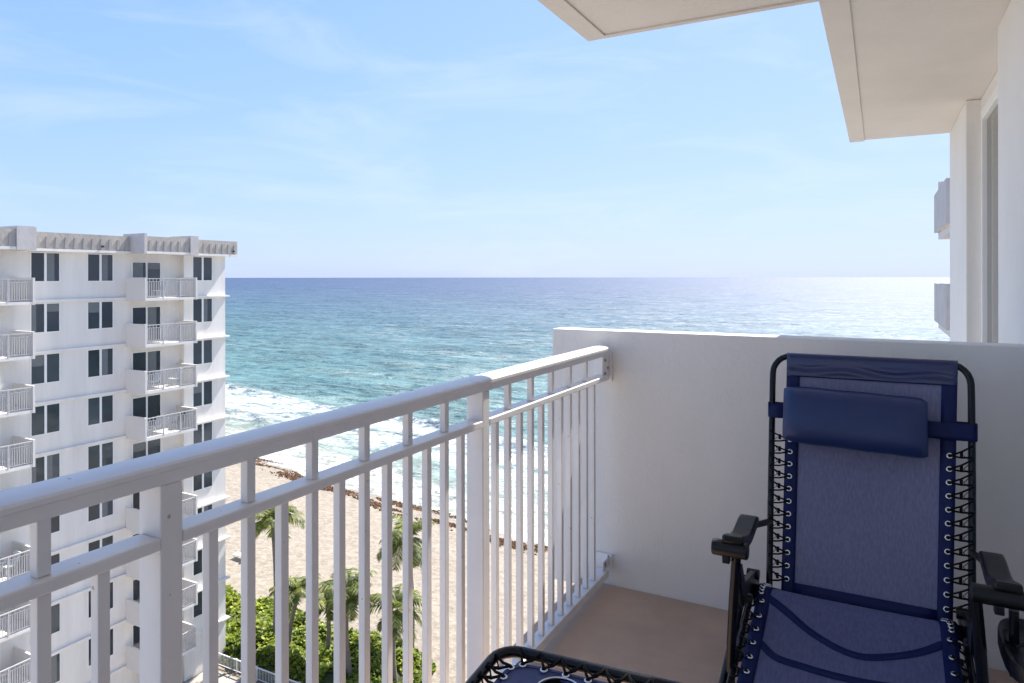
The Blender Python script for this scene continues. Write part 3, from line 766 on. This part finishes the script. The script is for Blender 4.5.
# seat frame tubes, legs, arms (both sides)
def P_(x, y, z): return Vector((x, y, z))
for s_ in (-1, 1):
    xt = CX - .036 + s_ * .298; xo = -.358 if s_ < 0 else .208
    b = MB(); b.tube([P_(xt, 2.50, -1.05), P_(xt, 2.40, -1.045), P_(xt, 2.1, -1.13), P_(xt, 1.86, -1.195), P_(xt, 1.80, -1.22), P_(xt, 1.70, -1.30), P_(xt, 1.62, -1.33)], .0105, 10)
    b.build('seat_tube', M['tube'], ch, smooth=True, ang=50)
    # arm support tube, oval
    b = MB(); b.tube([P_(xo - s_ * -.022, 2.035, -.80), P_(xo, 1.78, -1.06), P_(xo, 1.58, -1.265)] if False else
                     [P_(xo, 2.03, -.78), P_(xo + s_ * .012, 2.05, -.92), P_(xo + s_ * .022, 2.07, -1.06), P_(xo + s_ * .036, 2.10, FZ + .015)], .0135, 12)
    b.build('arm_support', M['tube'], ch, smooth=True, ang=50)
    b = MB(); b.tube([P_(xt + s_ * .026, 1.62, FZ + .012), P_(xt + s_ * .026, 2.0, -1.20), P_(xt + s_ * .024, 2.44, -1.02)], .012, 10)
    b.build('leg', M['tube'], ch, smooth=True, ang=50)
    b = MB(); b.tube([P_(xt + s_ * .006, 2.75, FZ + .012), P_(xt + s_ * .006, 2.45, -1.18), P_(xt + s_ * .006, 2.16, -1.155)], .011, 10)
    b.build('leg', M['tube'], ch, smooth=True, ang=50)
    # pivot brackets near the hinge
    b = MB(); b.prism([(2.12, -.955), (2.16, -.93), (2.44, -.99), (2.47, -1.03), (2.44, -1.06), (2.15, -1.0)], xt + s_ * .002 - .006, xt + s_ * .002 + .020 * (1 if s_ > 0 else .6), 'x')
    b.tube([P_(xt - .02, 2.43, -1.0), P_(xt + .02, 2.43, -1.0)], .017, 12); b.tube([P_(xo - .012, 2.16, -.965), P_(xo + .022, 2.16, -.965)], .014, 12)
    b.prism([(2.10, -.965), (2.05, -.84), (2.075, -.83), (2.16, -.95)], xo - .004, xo + .008, 'x')
    b.build('hinge_bracket', M['plastic'], ch, bevel=.002)
    # armrest: clamp barrel at the front, wavy pad on an arm running back to the back frame
    xa = -.364 if s_ < 0 else .274
    prof = []
    N = 16
    for i in range(N + 1):
        f = i / N; y = 2.005 + .30 * f
        z = -.742 + .011 * math.cos(f * 6.6) - .030 * f
        prof.append((y, z))
    arm = MB()
    for i in range(N):
        (y0, z0), (y1, z1) = prof[i], prof[i+1]
    low = [(y, z - (.032 if 0 < j < N else .022)) for j, (y, z) in enumerate(prof)]
    poly = prof + low[::-1]
    arm.prism(poly, xa - .031, xa + .027, 'x')
    ao = arm.build('armrest', M['plastic'], ch, smooth=True, bevel=.006, ang=50)
    b = MB(); b.tube([P_(xa + q_, 2.02, -.773) for q_ in ((-.060, -.058, .036, .040) if s_ < 0 else (-.078, -.075, .030, .034))], [.018, .0225, .0225, .018], 16)
    b.box(xa - .03, xa - .01, 2.005, 2.03, -.812, -.79); b.build('clamp', M['plastic'], ao, smooth=True, bevel=.002, ang=40)
    b = MB(); b.tube([P_(xa, 2.03, -.775), P_(xa - s_ * .005, 2.22, -.785), P_(xa - s_ * .01, 2.33, -.80), P_(CX + s_ * .288, 2.49, -.835)], .011, 8); b.build('arm_link', M['plastic'], ao, smooth=True, ang=50)
b = MB(); b.tube([P_(CX - .360, 1.62, FZ + .012), P_(CX + .288, 1.62, FZ + .012)], .012, 10); b.build('cross_bar', M['tube'], ch, smooth=True)
b = MB(); b.tube([P_(CX - .338, 2.75, FZ + .0125), P_(CX + .266, 2.75, FZ + .0125)], .0115, 10); b.build('cross_bar', M['tube'], ch, smooth=True)
b = MB(); b.tube([P_(CX - .334, 1.62, -1.33), P_(CX + .262, 1.62, -1.33)], .0105, 10); b.build('foot_bar', M['tube'], ch, smooth=True)
# foot part of the sling
b = MB(); b.grid(lambda a, c: Vector((CX - .028 + (-1 + 2 * a) * .225, 1.79 - .16 * c, -1.252 - .07 * c)), 8, 10)
b.build('leg_rest', M['seatmesh'], ch, smooth=True, solid=.003, ang=0)

# eyelets and elastic cords
def lacing(pfn, tfn, ws, side, parent, nrm):
    c = MB(); rnd = random.Random(int(side * 10 + len(ws)))
    prevt = None
    for i, w in enumerate(ws):
        p0 = pfn(w); e = MB(); e.ring(p0 + Vector(nrm) * .004, nrm, .0068, .0030, 14, 6); e.build('eyelet', M['eyelet'], parent, smooth=True, ang=0)
        dw = (ws[1] - ws[0])
        for q in (-.42, .42):
            t0 = tfn(w + dw * q + dw * .25 * (1 if side > 0 else -.2)); mid_ = p0.lerp(t0, .5) + Vector(nrm) * .006 + Vector((0, 0, -.003))
            c.tube([p0 + Vector(nrm) * -.002, p0 + Vector(nrm) * .009 , mid_, t0 + Vector(nrm) * .011, t0 + Vector((side * .003, .001, 0))], .0030, 6)
        kn = p0.lerp(tfn(w + dw * .1), .52) + Vector(nrm) * .006
        c.tube([kn + Vector((0, 0, -.008)), kn + Vector((0, 0, .008))], .005, 6)
        k2 = p0.lerp(tfn(w), .62)
        if prevt is not None:
            zig = p0.lerp(tfn((w + ws[i-1]) / 2), .95)
            c.tube([prevt, zig, k2], .0012, 5)
        prevt = k2
    c.build('elastic_cord', M['cord'], parent, smooth=True, ang=0)
for s_ in (-1, 1):
    ws = [.045 + .0525 * i for i in range(12 if s_ < 0 else 12)]
    lacing(lambda w: bk(s_ * .93, w, .004), lambda w: backplane(CX + s_ * (.285 + .02 * w), w), ws, s_, back, (0, -.962, .273))
    ws = [.055 + .018 * i for i in range(6)]
    lacing(lambda w: st(s_ * .95, w, .004), lambda w: Vector((CX - .036 + s_ * .297, 2.452 - .66 * w, -1.034 - .172 * w)), ws, s_, seat, (0, -.1, 1))
    ws = [.185 + .088 * i for i in range(9)]
    lacing(lambda w: st(s_ * .93, w, .004), lambda w: Vector((CX - .036 + s_ * .297, 2.452 - .66 * w, -1.032 - .172 * w)), ws, s_, seat, (0, -.15, 1))

# cup tray hooked on the right arm tube
tr = empty('side_tray', (.37, 2.12, -.93), 'black plastic side tray hooked on the right arm of the recliner', 'tray')
b = MB(); ctr = Vector((.354, 2.07, -.90)); prevr = None; NS = 28
rings = []
for (rx, ry, z) in ((.0001, .0001, -.012), (.072, .135, -.012), (.080, .142, .0), (.088, .150, .004), (.090, .152, -.004), (.090, .152, -.034), (.086, .147, -.034), (.080, .14, -.02), (.0001, .0001, -.02)):
    ring = []
    for k in range(NS):
        th = 2 * math.pi * k / NS; cx_, sy_ = math.cos(th), math.sin(th)
        ring.append(b.bm.verts.new(ctr + Vector((math.copysign(abs(cx_) ** .6, cx_) * rx, math.copysign(abs(sy_) ** .6, sy_) * ry, z))))
    rings.append(ring)
for i in range(len(rings) - 1):
    for k in range(NS): b.bm.faces.new((rings[i][k], rings[i][(k+1) % NS], rings[i+1][(k+1) % NS], rings[i+1][k]))
b.build('tray_dish', M['plastic'], tr, smooth=True, ang=40)
b = MB(); b.tube([P_(.295, 2.09, -.99), P_(.295, 2.10, -.83)], .011, 10); b.tube([P_(.290, 2.09, -.925), P_(.32, 2.11, -.925)], .02, 10)
b.build('hook', M['tube'], tr, smooth=True, ang=50)

# ------------------------------------------------------------------ side table
tb = empty('side_table', (-.50, 1.15, FZ), 'folding side table with laced navy fabric top, cut off at the lower frame edge', 'table')
ang = R(4.6); tx = Vector((math.cos(ang), math.sin(ang), 0)); ty = Vector((-math.sin(ang), math.cos(ang), 0))
O_ = Vector((-.775, 1.405, -.862))           # far left corner of the frame
def tp(a, c, z=0): return O_ + tx * a - ty * c + Vector((0, 0, z))
W_, D_, rc = .50, .50, .055
pts = []
for (ca, cc, a0) in ((rc, rc, math.pi), (W_ - rc, rc, math.pi * 1.5), (W_ - rc, D_ - rc, 0), (rc, D_ - rc, math.pi / 2)):
    for i in range(7):
        th = a0 + i / 6 * math.pi / 2; pts.append(tp(ca + rc * math.cos(th), cc + rc * math.sin(th)))
pts.append(pts[0]); pts.append(pts[1])
b = MB(); b.tube(pts, .0125, 12, cap=False); b.build('frame', M['tube'], tb, smooth=True, ang=0)
# fabric with a round hole
i0 = .043
b = MB(); N = 64; hc = (.178, .112); inner = []; mids = []; outer = []
def sq(th):
    cx_, cy_ = math.cos(th), math.sin(th); w2 = (W_ - 2 * i0) / 2
    # superellipse outline about the table centre
    return (W_ / 2 + math.copysign(abs(cx_) ** .22, cx_) * w2, D_ / 2 + math.copysign(abs(cy_) ** .22, cy_) * w2)
dense = []
ths = [2 * math.pi * i / 240 for i in range(240)]
outl = [sq(t_) for t_ in ths]
vo = [b.bm.verts.new(tp(x, y, .002)) for x, y in outl]
vi = []
for (x, y) in outl:
    a_ = math.atan2(y - hc[1], x - hc[0]); vi.append(b.bm.verts.new(tp(hc[0] + .046 * math.cos(a_), hc[1] + .046 * math.sin(a_), -.002)))
for i in range(240): b.bm.faces.new((vo[i], vo[(i+1) % 240], vi[(i+1) % 240], vi[i]))
top = b.build('table_top', M['tabletop'], tb, smooth=False, solid=.003)
b = MB(); hp = [tp(W_/2 + (x - W_/2) * .945, D_/2 + (y - D_/2) * .945, .0045) for x, y in outl[::3]]; hp.append(hp[0])
b.tube(hp, .0011, 5, cap=False); b.build('stitching', M['navy'], top)
# cup holder
b = MB(); b.ring(tp(hc[0], hc[1], .004), (0, 0, 1), .047, .0022, 32, 6); b.build('cup_ring', M['eyelet'], top, smooth=True, ang=0)
cup = MB(); pr = [(.0455, .002), (.044, -.02), (.040, -.07), (.036, -.10), (.0001, -.102)]
rg = [[cup.bm.verts.new(tp(hc[0] + r_ * math.cos(2*math.pi*k/32), hc[1] + r_ * math.sin(2*math.pi*k/32), z)) for k in range(32)] for r_, z in pr]
for i in range(4):
    for k in range(32): cup.bm.faces.new((rg[i][k], rg[i][(k+1) % 32], rg[i+1][(k+1) % 32], rg[i+1][k]))
cp = cup.build('cup_holder', M['cord'], top, smooth=True, ang=0)
b = MB()
for i in range(7):
    a_ = 2 * math.pi * i / 7
    b.tube([tp(hc[0] + .040 * math.cos(a_), hc[1] + .040 * math.sin(a_), -.06), tp(hc[0] + .039 * math.cos(a_ + .9), hc[1] + .039 * math.sin(a_ + .9), -.085)], .0012, 5)
b.build('net', M['frame'], cp)
# eyelets and cord round the table
c = MB()
def lace_side(fa, ft, n_):
    for i in range(n_):
        s0 = .075 + i * (W_ - .15) / (n_ - 1)
        p0 = fa(s0); e = MB(); e.ring(p0 + Vector((0, 0, .005)), (0, 0, 1), .0068, .0026, 14, 6); e.build('eyelet', M['eyelet'], top, smooth=True, ang=0)
        for q in (-.5, .5):
            t0 = ft(s0 + q * .05); c.tube([p0 + Vector((0, 0, -.004)), p0 + Vector((0, 0, .009)), p0.lerp(t0, .5) + Vector((0, 0, .004)), t0 + Vector((0, 0, .012))], .0032, 6)
        c.tube([ft(s0 - .028) + Vector((0, 0, .008)), p0.lerp(ft(s0), .6), ft(s0 + .028) + Vector((0, 0, .008))], .0022, 5)
lace_side(lambda s: tp(s, i0 + .012), lambda s: tp(s, .006), 8)
lace_side(lambda s: tp(s, D_ - i0 - .012), lambda s: tp(s, D_ - .006), 8)
lace_side(lambda s: tp(i0 + .012, s), lambda s: tp(.006, s), 10)
lace_side(lambda s: tp(W_ - i0 - .012, s), lambda s: tp(W_ - .006, s), 10)
c.build('elastic_cord', M['cord'], top, smooth=True, ang=0)
zl = FZ - O_.z
for (a, a2) in ((.05, .45), (.45, .05)):
    for cc in (.02, .48):
        b = MB(); b.tube([tp(a, cc, -.012), tp((a + a2) / 2, cc + (.02 if a < .2 else 0) - .01, zl / 2), tp(a2, cc, zl + .012)], .010, 8)
        b.build('leg', M['tube'], tb, smooth=True, ang=50)
